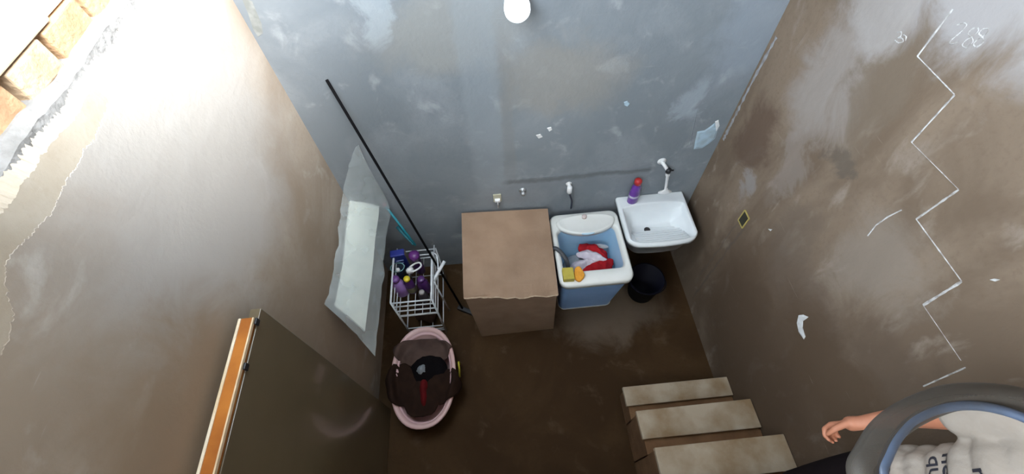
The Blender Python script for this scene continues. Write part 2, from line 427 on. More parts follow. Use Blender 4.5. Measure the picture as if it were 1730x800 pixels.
M_WHITE = mat('white_plastic', (.8, .8, .8), .4)
M_SINK = mat('sink_plastic', (.80, .84, .86), .28, (.75, .79, .82), 5)
M_BLACK = mat('black_plastic', (.015, .015, .018), .45)
p = on_y(840, 333, YB)
t = thing('power_socket', 'pale yellowed power socket on the back wall above the box', 'socket', p)
bm = BM(); box(bm, -.032, .032, -.012, 0, -.045, .045, .004); obj('plate', bm, mat('yellowed_plastic', (.52, .50, .38), .5), t)
bm = BM(); box(bm, -.022, .022, -.035, -.010, -.026, .0, .004); obj('plug', bm, M_WHITE, t)
bm = BM(); tube(bm, catmull([(0, -.035, -.012), (0, -.05, -.03), (0, -.035, -.08), (0, -.014, -.12)]), .005); obj('lead', bm, mat('grey_cord', (.4, .4, .42), .5), t)
p = on_y(883, 321, YB)
t = thing('pipe_stub', 'capped metal pipe stub between socket and white valve', 'pipe', p)
bm = BM(); lathe(bm, [(.030, 0), (.030, .006), (.012, .008), (.012, .02), (.017, .02), (.017, .045), (.004, .05)], 14); obj('cap', bm, mat('dull_metal', (.5, .52, .54), .4, metal=.6), t, True, rot=(PI / 2, 0, 0))
p = on_y(961, 310, YB)
t = thing('hose_valve', 'small white valve on back wall with dark hose to the washer', 'valve', p)
bm = BM(); lathe(bm, [(.024, 0), (.024, .006), (.014, .010), (.014, .05)], 14); obj('stem', bm, M_WHITE, t, True, rot=(PI / 2, 0, 0))
bm = BM(); lathe(bm, [(.016, -.055), (.020, -.05), (.020, .010), (.012, .016)], 14, (0, -.045, 0)); obj('body', bm, M_WHITE, t, True)
bm = BM(); tube(bm, catmull([(0, -.045, -.05), (.012, -.047, -.10), (.03, -.045, -.17), (.03, -.05, -.26)]), .008); obj('hose', bm, mat('dark_hose', (.03, .035, .06), .5), t, True)

# tap over the sink
f0 = on_y(1118, 272, YB); k0 = on_y(1129, 289, 2.095)
t = thing('tap', 'white plastic tap with black lever reaching from back wall over the sink', 'tap', f0)
bm = BM(); lathe(bm, [(.034, 0), (.034, .004), (.022, .010), (.014, .010), (.014, .015)], 16); obj('flange', bm, M_WHITE, t, True, rot=(PI / 2, 0, 0))
L0 = Vector((0, 0, 0)); A = k0 - f0
bm = BM(); tube(bm, [L0 + Vector((0, -.004, 0)), A * .5, A], .014, 12); obj('arm', bm, M_WHITE, t, True)
bm = BM(); lathe(bm, [(.004, .026), (.019, .022), (.021, .0), (.019, -.014)], 14, A); tube(bm, [A + Vector((0, 0, .01)), A + Vector((.035, -.01, .016))], [.008, .006], 8); obj('lever', bm, M_BLACK, t, True)
B = on_y(1124, 322, 2.055) - f0
bm = BM(); tube(bm, catmull([A + Vector((0, 0, -.012)), A.lerp(B, .25), A.lerp(B, .45), B]), [.017] * 6 + [.012] * 6 + [.011] * 7, 12); obj('spout', bm, M_WHITE, t, True)
bm = BM(); lathe(bm, [(.010, .03), (.012, .015), (.044, -.012), (.044, -.02), (.03, -.02)], 20, B, sx=1.25, sy=.45); obj('nozzle', bm, M_WHITE, t, True)

# ---------------------------------------------------------------- wall hung laundry sink
SX0, SX1, SY0, SY1, SZ = .962, 1.528, 1.685, YB - .004, .845
t = thing('laundry_sink', 'white plastic laundry sink with ribbed washboard hung on back wall', 'sink', ((SX0 + SX1) / 2, SY1, 0))
ox, oy = (SX0 + SX1) / 2, SY1
nu, nv = 84, 76
def sink_xy(u, v):     # u -1..1, v 0 back .. 1 front; the front is bowed and the corners are rounded
    hw = (SX1 - SX0) / 2
    y = -(SY1 - SY0) * v
    x = hw * u * (1.0 + .0 * v)
    bow = .025 * (1 - u * u) * sstep(.5, 1, v)
    r = .10
    e = max(0., abs(u) - (1 - r / hw)) * hw / r
    y += sstep(.7, 1., v) * (r * (1 - math.sqrt(max(0., 1 - e * e))) * .8)
    return x, y - bow
def sink_z(u, v):
    a = abs(u)
    inside = sstep(.90, .84, a) * sstep(.185 + .08 * a ** 3, .235 + .08 * a ** 3, v) * sstep(.955, .92, v)
    # bowl behind, washboard rising to the front
    back = .25 + .75 * sstep(.20, .42, v)
    side = sstep(.92, .55, a)
    bowl = .165 * back * (.35 + .65 * side)
    wb = .150 - .118 * max(0., min(1., (v - .56) / .37))
    d = min(bowl, wb) if v > .5 else bowl
    z = -inside * max(d, .018)
    z += -.018 * sstep(.965, 1., max(a, v)) + .0
    return z
bm = BM(); G = []
for j in range(nv + 1):
    row = []
    for i in range(nu + 1):
        u = -1 + 2 * i / nu; v = j / nv
        x, yv = sink_xy(u, v); row.append(bm.verts.new((x, yv, SZ + sink_z(u, v))))
    G.append(row)
for j in range(nv):
    for i in range(nu): bm.faces.new((G[j][i], G[j][i + 1], G[j + 1][i + 1], G[j + 1][i]))
edge = [G[0][i] for i in range(nu + 1)] + [G[j][nu] for j in range(1, nv + 1)] + [G[nv][i] for i in range(nu - 1, -1, -1)] + [G[j][0] for j in range(nv - 1, 0, -1)]
r1 = [bm.verts.new((e.co.x, e.co.y, SZ - .05)) for e in edge]
def shrink(c, k, z): return ((c.x) * k, -.21 + (c.y + .21) * k if c.y < -.01 else c.y, z)
r2 = [bm.verts.new(shrink(e.co, .94, SZ - .05)) for e in edge]
r3 = [bm.verts.new(shrink(e.co, .80, SZ - .22)) for e in edge]
r4 = [bm.verts.new(shrink(e.co, .55, SZ - .27)) for e in edge]
loft(bm, [edge, r1, r2, r3, r4], False, True, verts=True)
sb = obj('basin', bm, M_SINK, t, True)
for k in range(6):
    v = .60 + k * .056
    bm = BM(); pts = []
    for i in range(17):
        u = -.72 + 1.44 * i / 16 + .05
        x, yv = sink_xy(u, v); pts.append((x, yv, SZ + sink_z(min(u, .7), v) + .005))
    tube(bm, pts, .0085, 8); obj('rib', bm, M_SINK, sb, True)
u, v = -.18, .54
x, yv = sink_xy(u, v); bm = BM(); lathe(bm, [(.026, 0), (.024, .004), (.018, .004), (.016, .001)], 18, (x, yv, SZ + sink_z(u, v) + .002)); obj('drain', bm, M_BLACK, sb, True)
bm = BM(); tube(bm, catmull([(-.03, -.21, SZ - .26), (-.03, -.21, SZ - .36), (-.03, -.16, SZ - .42), (-.03, 0, SZ - .42)]), .02, 10); obj('drain_pipe', bm, mat('grey_pipe', (.3, .3, .32), .5), t, True)

def bottle(name, label, loc, h, r, m, mcap, cap_h=.03, neck=.35, lab=None, sy=.8, group=None, rz=0., tilt=(0, 0)):
    t = thing(name, label, 'bottle', loc, (tilt[0], tilt[1], rz), group)
    bm = BM(); b = h - cap_h
    lathe(bm, [(r * .9, 0), (r, .008), (r, b * .55), (r * .86, b * .66), (r * .93, b * .78), (r * .6, b * .92), (r * neck, b * .96), (r * neck, b)], 20, sy=sy)
    obj('body', bm, m, t, True)
    bm = BM(); lathe(bm, [(r * neck * 1.25, b - .004), (r * neck * 1.25, b + cap_h * .7), (r * neck * .8, b + cap_h), ], 16, sy=1); obj('cap', bm, mcap, t, True)
    if lab:
        bm = BM(); z0, z1 = b * .12, b * .5
        loft(bm, [[(r * 1.015 * math.cos(a), r * sy * 1.015 * math.sin(a), z) for a in [2 * PI * k / 20 for k in range(20)]] for z in (z0, z1)])
        obj('label_band', bm, lab, t, True)
    return t
M_PURPLE = mat('purple_plastic', (.17, .05, .36), .3, (.13, .035, .29), 20)
M_RED = mat('red_plastic', (.50, .03, .03), .4)
M_LILAC = mat('lilac_plastic', (.40, .24, .62), .35, (.34, .19, .54), 12)
M_DPURP = mat('dark_purple_plastic', (.075, .02, .13), .3, (.05, .015, .09), 15)
M_LABEL = mat('pale_label', (.62, .60, .70), .5, (.40, .35, .55), 30)
bottle('cleaner_bottle', 'purple cleaner bottle with red cap on the sink rim', (1.085, 2.095, SZ), .275, .043, M_PURPLE, M_RED, .045, .55, lab=None, rz=.2)
bo = bpy.data.objects['cleaner_bottle']
bm = BM(); loft(bm, [[(.0445 * math.cos(a), .0445 * .8 * math.sin(a), z) for a in [2 * PI * k / 20 for k in range(20)]] for z in (.075, .10)]); obj('label_band', bm, M_LABEL, bo, True)

# ---------------------------------------------------------------- dark bucket below the sink
c = on_z(1088, 488, .12)
t = thing('bucket', 'dark navy plastic bucket on the floor under the sink', 'bucket', (1.225, 1.66, 0))
M_NAVY = mat('navy_plastic', (.005, .005, .012), .6, spec=.12)
bm = BM(); lathe(bm, [(.105, 0), (.115, .005), (.150, .26), (.158, .262), (.158, .275), (.146, .275), (.110, .015)], 28); obj('pail', bm, M_NAVY, t, True)
bm = BM(); tube(bm, catmull([(.156, 0, .262), (.15, -.07, .278), (.10, -.135, .285), (0, -.164, .287), (-.10, -.135, .285), (-.15, -.07, .278), (-.156, 0, .262)]), .004, 6); obj('handle', bm, M_NAVY, t, True)

# ---------------------------------------------------------------- small washing tub (tanquinho)
M_TOP = mat('washer_white', (.76, .77, .75), .35, (.70, .71, .68), 5)
M_TUB = mat('washer_blue', (.28, .48, .82), .3, (.23, .42, .76), 4)
M_TUBIN = mat('washer_blue_inner', (.42, .66, .88), .3, (.36, .60, .84), 4)
WX, WY, WZ = .672, 1.735, .80
t = thing('washing_tub', 'small top-loading washing tub with white top and blue body', 'washing machine', (WX, WY, 0))
hx_, hy_ = .282, .33
ocx, ocy, ohx, ohy = .003, -.008, .235, .200
N_ = 6
bm = BM()
rings = [rrect(0, 0, hx_ - .02, hy_ - .02, .06, WZ - .06, N_), rrect(0, 0, hx_, hy_, .07, WZ - .055, N_), rrect(0, 0, hx_, hy_, .07, WZ - .012, N_), rrect(0, 0, hx_ - .012, hy_ - .012, .065, WZ, N_),
         rrect(ocx, ocy, ohx + .022, ohy + .012, .06, WZ - .004, N_), rrect(ocx, ocy, ohx + .008, ohy + .004, .06, WZ - .012, N_), rrect(ocx, ocy, ohx, ohy, .06, WZ - .05, N_)]
loft(bm, rings); obj('top_frame', bm, M_TOP, t, True)
bm = BM(); loft(bm, [rrect(ocx, ocy, ohx + .001, ohy + .001, .06, WZ - .045, N_), rrect(ocx, ocy, ohx - .01, ohy - .01, .06, WZ - .22, N_), rrect(ocx, ocy, ohx - .03, ohy - .03, .08, WZ - .42, N_), rrect(ocx, ocy, ohx - .08, ohy - .08, .08, WZ - .45, N_)], False, True); obj('tub', bm, M_TUBIN, t, True)
bm = BM(); loft(bm, [rrect(.01, .05, hx_ - .045, hy_ - .10, .05, 0.03, N_), rrect(.01, .05, hx_ - .045, hy_ - .10, .05, .04, N_), rrect(0, .0, hx_ - .022, hy_ - .022, .06, WZ - .10, N_), rrect(0, 0, hx_ - .02, hy_ - .02, .06, WZ - .058, N_)], True); obj('body', bm, M_TUB, t, True)
bm = BM(); loft(bm, [rrect(.01, .05, hx_ - .05, hy_ - .105, .05, 0, N_), rrect(.01, .05, hx_ - .04, hy_ - .095, .05, .035, N_)], True, True); obj('foot_rim', bm, M_TOP, t)
# half round control panel at the back
bm = BM(); n = 26
def half(z, k):
    o = [(-.235 * k, .30, z), (.245 * k, .30, z)]
    return [(.005 + .24 * k * math.cos(a), .235 + .055 * k * math.sin(a) if a < PI else .235 + .130 * k * math.sin(a), z) for a in [2 * PI * i / 36 for i in range(36)]]
loft(bm, [half(WZ - .02, 1.0), half(WZ + .012, 1.0), half(WZ + .024, .95), half(WZ + .022, .9)], True, True); pn = obj('control_panel', bm, M_TOP, t, True)
bm = BM(); lathe(bm, [(.020, 0), (.020, .016), (.014, .020)], 18, (.0, .262, WZ + .022)); obj('knob', bm, mat('pale_pink_knob', (.66, .55, .53), .4), pn, True)
bm = BM(); lathe(bm, [(.055, -.006), (.055, .006), (.045, .010)], 24, (.005, .115, WZ + .010), sy=.34); obj('lid_grip', bm, mat('pale_blue_plastic', (.50, .70, .84), .3), pn, True)
# dark hose hooked over the left edge
bm = BM(); tube(bm, catmull([(-.295, .02, WZ - .10), (-.288, .0, WZ + .012), (-.25, -.03, WZ + .022), (-.20, -.10, WZ - .02), (-.185, -.15, WZ - .12)]), .017, 10); obj('drain_hose', bm, mat('grey_hose', (.05, .055, .065), .5), t, True)

def cloth(name, label, loc, rx, ry, h, m, seed, fold=.02, n=30, nr=13, rz=0., drape=None, cat='garment', group=None, th=.012, lobes=.22, fs=9.):
    """a rumpled piece of laundry: a cushion-like irregular sheet with ridged folds"""
    bm = BM(); rings_t, rings_b = [], []
    cz, sz = math.cos(rz), math.sin(rz)
    for j in range(1, nr + 1):
        q = j / nr; rt, rb = [], []
        for k in range(n):
            a = 2 * PI * k / n
            irr = 1 + lobes * fbm((math.cos(a) * 1.4 + seed, math.sin(a) * 1.4, seed * .7), 3)
            x, y = rx * q * irr * math.cos(a), ry * q * irr * math.sin(a)
            x, y = x * cz - y * sz, x * sz + y * cz
            ridge = 1 - abs(noise.noise(Vector((x * fs + seed, y * fs * .7, seed)))) * 2
            ridge2 = noise.noise(Vector((x * fs * 2.6, y * fs * 2.6 + seed, 2.)))
            base = drape(x + loc[0], y + loc[1]) - loc[2] if drape else 0.
            z = base + h * (1 - q ** 2.2) + fold * ridge * (1 - .5 * q) + fold * .4 * ridge2
            rt.append((x, y, z)); rb.append((x * .985, y * .985, min(z - th, base + (z - base) * .3) if not drape else z - th))
        rings_t.append(rt); rings_b.append(rb)
    ring = [[bm.verts.new(p) for p in r] for r in rings_t]; ringb = [[bm.verts.new(p) for p in r] for r in rings_b]
    for R_ in (ring, ringb):
        for a, b in zip(R_, R_[1:]):
            for k in range(n): bm.faces.new((a[k], a[(k + 1) % n], b[(k + 1) % n], b[k]))
        bm.faces.new(R_[0])
    for k in range(n): bm.faces.new((ring[-1][k], ring[-1][(k + 1) % n], ringb[-1][(k + 1) % n], ringb[-1][k]))
    o = obj(name, bm, m, None, True, loc=loc)
    return tag(o, label, cat, group)
M_BRN = mat('dark_brown_cloth', (.030, .016, .011), .9, (.022, .012, .009), 14, .3, 220, spec=.08)
M_CRED = mat('red_cloth', (.42, .018, .025), .85, (.33, .012, .018), 14, .25, 250, spec=.08)
M_CWHITE = mat('white_cloth', (.66, .62, .68), .85, (.56, .50, .58), 16, .25, 250, spec=.08)
M_CPALE = mat('pale_grey_cloth', (.42, .44, .46), .85, (.34, .35, .37), 16, .25, 250, spec=.08)
GW = 'laundry in the washing tub'
cloth('red_garment', 'red garment lying lowest at the front of the washing tub', (.725, 1.640, .585), .165, .075, .05, M_CRED, 3.1, .03, rz=.22, group=GW, fs=12)
cloth('red_garment', 'red garment at the back of the pile in the washing tub', (.735, 1.795, .585), .125, .070, .06, M_CRED, 5.7, .03, rz=-.45, group=GW, fs=12)
cloth('white_garment', 'white garment folded across the red ones in the washing tub', (.700, 1.735, .625), .125, .048, .04, M_CWHITE, 7.3, .026, rz=-.30, group=GW, fs=13)
cloth('white_garment', 'white garment at the left edge of the laundry in the washing tub', (.625, 1.668, .615), .115, .050, .04, M_CWHITE, 1.9, .024, rz=.18, group=GW, fs=13)
cloth('white_garment', 'small pale cloth at the far right of the washing tub', (.805, 1.84, .60), .06, .022, .03, M_CPALE, 4.4, .012, rz=-.2, group=GW)
cloth('grey_garment', 'bundle of grey cloth at the bottom of the washing tub', (.675, 1.735, .42), .185, .165, .15, M_CPALE, 2.2, .012, group=GW)
p = on_z(960, 463, WZ + .03)
bm = BM(); box(bm, -.042, .042, -.05, .05, 0, .05, .006)
tag(obj('soap_bar', bm, mat('olive_soap', (.48, .40, .06), .55, (.42, .34, .05), 20), None, loc=(p.x, p.y, WZ), rot=(0, 0, -.04)), 'yellow-green block of soap on front edge of the washing tub', 'soap')
bm = BM(); loft(bm, [[(.038 * s * math.cos(a) * (1 + .12 * math.cos(3 * a + 1)), .062 * s * math.sin(a) * (1 + .10 * math.sin(2 * a)), z) for a in [2 * PI * k / 24 for k in range(24)]] for s, z in ((.9, 0), (1, .006), (1, .022), (.88, .028))], True, True)
p = on_z(978, 462, WZ + .02)
tag(obj('sponge', bm, mat('orange_sponge', (.80, .36, .04), .9, (.70, .29, .03), 60, .4, 200), None, loc=(p.x, p.y, WZ)), 'orange sponge beside the soap on the washing tub', 'sponge')

# ---------------------------------------------------------------- big cardboard box
M_CARD = mat('cardboard', (.315, .215, .148), .85, (.27, .18, .122), 7, .15, 90, spec=.2)
M_CARD_E = mat('cardboard_torn', (.50, .39, .28), .9, (.40, .29, .20), 60)
t = thing('cardboard_box', 'large closed brown cardboard box standing against the back wall', 'box', (0, 0, 0))
fbl, fbr, ftl, ftr = Vector((-.275, 1.385, 0)), Vector((.37, 1.39, 0)), Vector((-.325, 1.38, .865)), Vector((.358, 1.375, .815))
bbl, bbr, btl, btr = Vector((-.28, 2.06, 0)), Vector((.36, 2.08, 0)), Vector((-.322, 2.125, .865)), Vector((.385, 2.095, .855))
def panel(name, q, m, nd=10, th=.006, amp=.005, seed=0., edge=None):
    bm = BM(); g = []
    a, b, c, d = q; nn = (b - a).cross(d - a).normalized()
    for j in range(nd + 1):
        row = []
        for i in range(nd + 1):
            u, v = i / nd, j / nd
            p_ = (a.lerp(b, u)).lerp(d.lerp(c, u), v)
            p_ = p_ + nn * amp * noise.noise(p_ * 4 + Vector((seed, 0, 0))) * min(1, 6 * u * (1 - u) + .2) * min(1, 6 * v * (1 - v) + .2) * 2
            if edge: p_ = p_ + edge(u, v)
            row.append(p_)
        g.append(row)
    t0 = [[bm.verts.new(p_) for p_ in r] for r in g]; t1 = [[bm.verts.new(p_ - nn * th) for p_ in r] for r in g]
    for j in range(nd):
        for i in range(nd):
            bm.faces.new((t0[j][i], t0[j][i + 1], t0[j + 1][i + 1], t0[j + 1][i])); bm.faces.new((t1[j][i], t1[j + 1][i], t1[j + 1][i + 1], t1[j][i + 1]))
    def rim(s0, s1):
        for k in range(len(s0) - 1): bm.faces.new((s0[k], s1[k], s1[k + 1], s0[k + 1]))
    rim(t0[0], t1[0]); rim(t0[-1], t1[-1]); rim([r[0] for r in t0], [r[0] for r in t1]); rim([r[-1] for r in t0], [r[-1] for r in t1])
    return obj(name, bm, m, t)
dn = Vector((0, 0, -.012))
panel('front_panel', (fbl, fbr, ftr + dn, ftl + dn), M_CARD, 14, seed=1)
panel('side_panel', (fbr, bbr, btr + dn, ftr + dn), M_CARD, 10, seed=2)
panel('side_panel', (bbl, fbl, ftl + dn, btl + dn), M_CARD, 10, seed=3)
panel('back_panel', (bbr, bbl, btl + dn, btr + dn), M_CARD, 8, seed=4)
def torn(u, v):
    k = sstep(.10, 0, v)
    return Vector((0, -.012 * k + .012 * k * fbm((u * 9, 1, 1), 4) - .02 * k * sstep(.25, .45, u), -.016 * k * (1 + .8 * fbm((u * 7, 5, 1), 4))))
panel('top_flap', (ftl + Vector((-.004, 0, 0)), ftr + Vector((.006, 0, 0)), btr, btl), M_CARD, 22, .007, .009, 5., torn)
bm = BM(); pts = []
for i in range(25):
    u = i / 24; p_ = ftl.lerp(ftr, u) + torn(u, 0) + Vector((0, -.003, -.002)); pts.append(p_)
tube(bm, pts, [.004 + .003 * abs(noise.noise(Vector((i * .7, 0, 0)))) for i in range(25)], 5); obj('torn_edge', bm, M_CARD_E, t)

# ---------------------------------------------------------------- white board in plastic film across the far left corner
t = thing('wrapped_board', 'white board wrapped in translucent plastic tilted out from left wall', 'board', (0, 0, 0))
nsh = Vector((.26, 0, .24)).normalized()
film = bpy.data.materials.new('plastic_film'); film.use_nodes = True
nt = film.node_tree; pb = nt.nodes['Principled BSDF']
pb.inputs['Base Color'].default_value = (.66, .73, .74, 1); pb.inputs['Roughness'].default_value = .3; pb.inputs['Alpha'].default_value = .55
tcn = nt.nodes.new('ShaderNodeTexCoord'); nn_ = nt.nodes.new('ShaderNodeTexNoise'); nn_.inputs['Scale'].default_value = 3.5; nn_.inputs['Detail'].default_value = 3
mr_ = nt.nodes.new('ShaderNodeMapRange'); mr_.inputs[1].default_value = .3; mr_.inputs[2].default_value = .7; mr_.inputs[3].default_value = .22; mr_.inputs[4].default_value = .42
nt.links.new(tcn.outputs['Object'], nn_.inputs['Vector']); nt.links.new(nn_.outputs['Fac'], mr_.inputs[0]); nt.links.new(mr_.outputs[0], pb.inputs['Alpha'])
left = catmull([on_y(600, 249, 2.135), on_y(588, 285, 2.125), on_x(577, 335, -1.13), on_x(571, 385, -1.145), on_x(566, 435, -1.15), on_x(556, 485, -1.15), on_x(548, 515, -1.15)], 6)
right = catmull([on_y(604, 249, 2.13), on_y(630, 300, 2.12), on_y(657, 350, 2.095), on_x(651, 410, -.875), on_x(646, 470, -.89), on_x(639, 530, -.905), on_x(632, 602, -.93)], 6)
def film_pt(f, s_):
    i = min(int(f), len(left) - 2); q_ = f - i
    a_ = left[i].lerp(left[i + 1], q_); b_ = right[i].lerp(right[i + 1], q_)
    return a_.lerp(b_, s_) + nsh * .02 * math.sin(PI * s_)
NF = len(left) - 1
bm = BM(); g = []; nw, nl = 24, 60
for i in range(nl + 1):
    f = NF * i / nl; row = []
    for k in range(nw + 1):
        s_ = k / nw; p_ = film_pt(f, s_)
        crease = 1 - abs(noise.noise(Vector((s_ * 3.5 + i * .05, i * .06, 4.)))) * 2
        edge_k = abs(2 * s_ - 1) ** 5
        wv = .004 * max(0, fbm(p_ * 4, 3)) + .009 * max(0, crease) ** 4
        row.append(bm.verts.new(p_ + nsh * (.006 + abs(wv)) + (film_pt(f, 1) - film_pt(f, 0)).normalized() * .014 * edge_k * fbm((i * .16, s_ * 2, 1.), 3)))
    g.append(row)
for i in range(nl):
    for k in range(nw): bm.faces.new((g[i][k], g[i][k + 1], g[i + 1][k + 1], g[i + 1][k]))
obj('plastic_film', bm, film, t, True)
bm = BM(); g0, g1 = [], []; n1, n2 = 18, 10
for i in range(n1 + 1):
    f = NF * (.34 + .60 * i / n1); r0, r1_ = [], []
    for k in range(n2 + 1):
        s_ = .16 + .60 * k / n2; p_ = film_pt(f, s_)
        r0.append(bm.verts.new(p_ - nsh * .003)); r1_.append(bm.verts.new(p_ - nsh * .018))
    g0.append(r0); g1.append(r1_)
for i in range(n1):
    for k in range(n2):
        bm.faces.new((g0[i][k], g0[i][k + 1], g0[i + 1][k + 1], g0[i + 1][k])); bm.faces.new((g1[i][k], g1[i + 1][k], g1[i + 1][k + 1], g1[i][k + 1]))
for A_, B_ in ((g0[0], g1[0]), (g0[-1], g1[-1]), ([r[0] for r in g0], [r[0] for r in g1]), ([r[-1] for r in g0], [r[-1] for r in g1])):
    for k in range(len(A_) - 1): bm.faces.new((A_[k], B_[k], B_[k + 1], A_[k + 1]))
obj('board', bm, mat('pale_board', (.72, .75, .67), .6, (.66, .69, .62), 5), t)

# ---------------------------------------------------------------- sticks in the far left corner
foot = Vector((-.435, 1.65, .05)); top = on_y(552, 135, YB - .012)
t = thing('squeegee', 'long black pole with dark head leaning into the far left corner', 'squeegee', (foot.x, foot.y, 0))
bm = BM(); tube(bm, [(0, 0, .05), top - Vector((foot.x, foot.y, 0))], .0095, 8); obj('pole', bm, mat('black_pole', (.006, .006, .007), .8, spec=.05), t, True)
bm = BM(); box(bm, -.05, .13, -.02, .02, 0.012, .055, .008); obj('head', bm, M_BLACK, t, rot=(0, 0, -.5))
bm = BM(); box(bm, -.05, .13, -.004, .004, 0, .014); obj('rubber_blade', bm, mat('dark_rubber', (.03, .025, .022), .7), t, rot=(0, 0, -.5))
M_TEAL = mat('teal_plastic', (.03, .33, .42), .4, (.02, .25, .33), 20)
a = on_y(650, 346, YB - .012); e = on_y(702, 414, 1.96)
t = thing('broom_stick', 'teal broom stick resting on the wire rack and the back wall', 'broom', e)
bm = BM(); tube(bm, [(0, 0, 0), a - e], .0095, 8); obj('stick', bm, M_TEAL, t, True)
bm = BM(); lathe(bm, [(.010, 0), (.014, .004), (.014, .02), (.010, .024)], 10, a - e - Vector((0, 0, .012))); obj('end_cap', bm, mat('pink_cap', (.55, .25, .28), .5), t, True)
a2 = on_y(671, 383, YB - .03); e2 = on_y(698, 413, 1.975)
t = thing('dust_brush', 'shorter dark teal handle lying beside the teal broom stick', 'brush', e2)
bm = BM(); tube(bm, catmull([Vector((0, 0, 0)), (a2 - e2) * .5, a2 - e2], 4), [.008] * 3 + [.012] * 3 + [.014] * 3, 8); obj('handle', bm, mat('dark_teal_plastic', (.015, .17, .22), .4), t, True)

# ---------------------------------------------------------------- white wire rack with cleaning things
M_WIRE = mat('white_wire', (.70, .74, .78), .35, (.60, .64, .68), 20)
RX0, RX1, RY0, RY1, RZ = -.905, -.592, 1.462, 2.00, .70
SHELF = .43
t = thing('wire_rack', 'white wire rack full of cleaning products behind the pink basin', 'rack', ((RX0 + RX1) / 2, RY0, 0))
O = Vector(((RX0 + RX1) / 2, RY0, 0))
def rk(pts, r, name, seg=6):
    bm = BM(); tube(bm, [Vector(p_) - O for p_ in pts], r, seg); return obj(name, bm, M_WIRE, t, True)
for X, Y in ((RX0, RY0), (RX1, RY0), (RX0, RY1), (RX1, RY1)):
    rk([(X, Y, 0), (X, Y, RZ if Y == RY0 else .56)], .0085, 'post', 8)
for X in (RX0, RX1): rk(catmull([(X, RY0, RZ), (X, (RY0 + RY1) / 2, RZ), (X, RY1 - .12, RZ)], 3), .0085, 'top_rail', 8)
rk([(RX0, RY1, .555), (RX1, RY1, .555)], .006, 'bar'); rk([(RX1 - .12, RY1 - .135, RZ - .004), (RX1, RY1 - .135, RZ - .004)], .005, 'bar'); rk([(RX1, RY1 - .13, RZ), (RX1, RY1 - .12, SHELF)], .0085, 'post', 8)
rk([(RX0, RY1 - .12, RZ), (RX0, RY1 - .12, SHELF)], .007, 'post', 8)
for z in (RZ - .015, RZ - .085, RZ - .17, RZ - .26): rk([(RX0, RY0, z), (RX1, RY0, z)], .0065, 'bar')
for z in (.06, .16): rk([(RX0, RY0, z), (RX1, RY0, z)], .0055, 'bar')
for X in (RX0, RX1):
    for z in (RZ - .085, RZ - .17, SHELF, .16): rk([(X, RY0, z), (X, RY1, z)], .005, 'bar')
rk([(RX1 + .012, RY0 + .16, RZ - .02), (RX1 + .045, RY0 + .16, .10)], .007, 'brace')
for k in range(6):
    X = RX0 + (RX1 - RX0) * k / 5; rk([(X, RY0, SHELF), (X, RY1, SHELF)], .003, 'shelf_wire', 5)
for k in range(1, 3):
    X = RX0 + (RX1 - RX0) * k / 3; rk([(X, RY0, .095), (X, RY1, .095)], .003, 'shelf_wire', 5)
rk([(RX0, RY0, SHELF - .005), (RX1, RY0, SHELF - .005)], .005, 'bar'); rk([(RX0, RY1, SHELF - .005), (RX1, RY1, SHELF - .005)], .005, 'bar')
rk([(RX0, RY0, .095), (RX1, RY0, .095)], .005, 'bar'); rk([(RX0, RY1, .095), (RX1, RY1, .095)], .005, 'bar')
# side hoop and the tube handle that sticks out to the right
rk(catmull([(RX1, RY1 - .12, RZ), (RX1 + .035, RY1 - .15, RZ - .03), (RX1 + .04, RY1 - .30, RZ - .05), (RX1 + .006, RY1 - .36, RZ - .09)], 5), .006, 'hoop')
hA = on_z(732, 474, .66); hB = on_z(751, 441, .70)
rk([hA, hA.lerp(hB, .5), hB], .014, 'handle', 10)
sh = SHELF + .005
G_R = 'cleaning bottles in the wire rack'
def at(px, py, z): 
    q_ = on_z(px, py, z); return q_
p = at(665, 470, .68); bottle('lilac_bottle', 'large lilac detergent bottle at near left of the wire rack', (p.x + .014, p.y - .012, sh), .27, .054, M_LILAC, mat('violet_cap', (.14, .05, .22), .4), .03, .5, group=G_R)
p = at(687, 468, .66); bottle('dark_bottle', 'dark bottle with yellow cap in the wire rack', (p.x, p.y - .012, sh), .235, .042, M_DPURP, mat('yellow_cap', (.75, .60, .03), .4), .028, .5, lab=mat('green_label', (.22, .24, .10), .5, (.12, .10, .10), 40), group=G_R)
p = at(700, 430, .70); bottle('purple_bottle', 'dark purple bottle with round cap at the back of the wire rack', (p.x, p.y - .01, sh), .30, .042, M_DPURP, mat('plum_cap', (.12, .025, .17), .35), .06, .85, group=G_R)
p = at(711, 470, .64); bottle('purple_bottle', 'plain dark purple bottle against right side of the wire rack', (p.x, p.y - .005, sh), .215, .050, M_DPURP, M_DPURP, .022, .5, group=G_R)
p = at(713, 494, .58); bottle('dark_bottle', 'low dark bottle at near right corner of the wire rack', (p.x - .004, p.y + .008, sh), .15, .04, mat('charcoal_plastic', (.04, .035, .045), .4), mat('grey_cap', (.35, .33, .33), .5), .02, .45, group=G_R)
p = at(672, 455, .64); bottle('dark_bottle', 'dark bottle with white nozzle in the middle of the wire rack', (p.x, p.y, sh), .215, .034, mat('midnight_plastic', (.015, .02, .04), .35), M_WHITE, .03, .4, group=G_R)
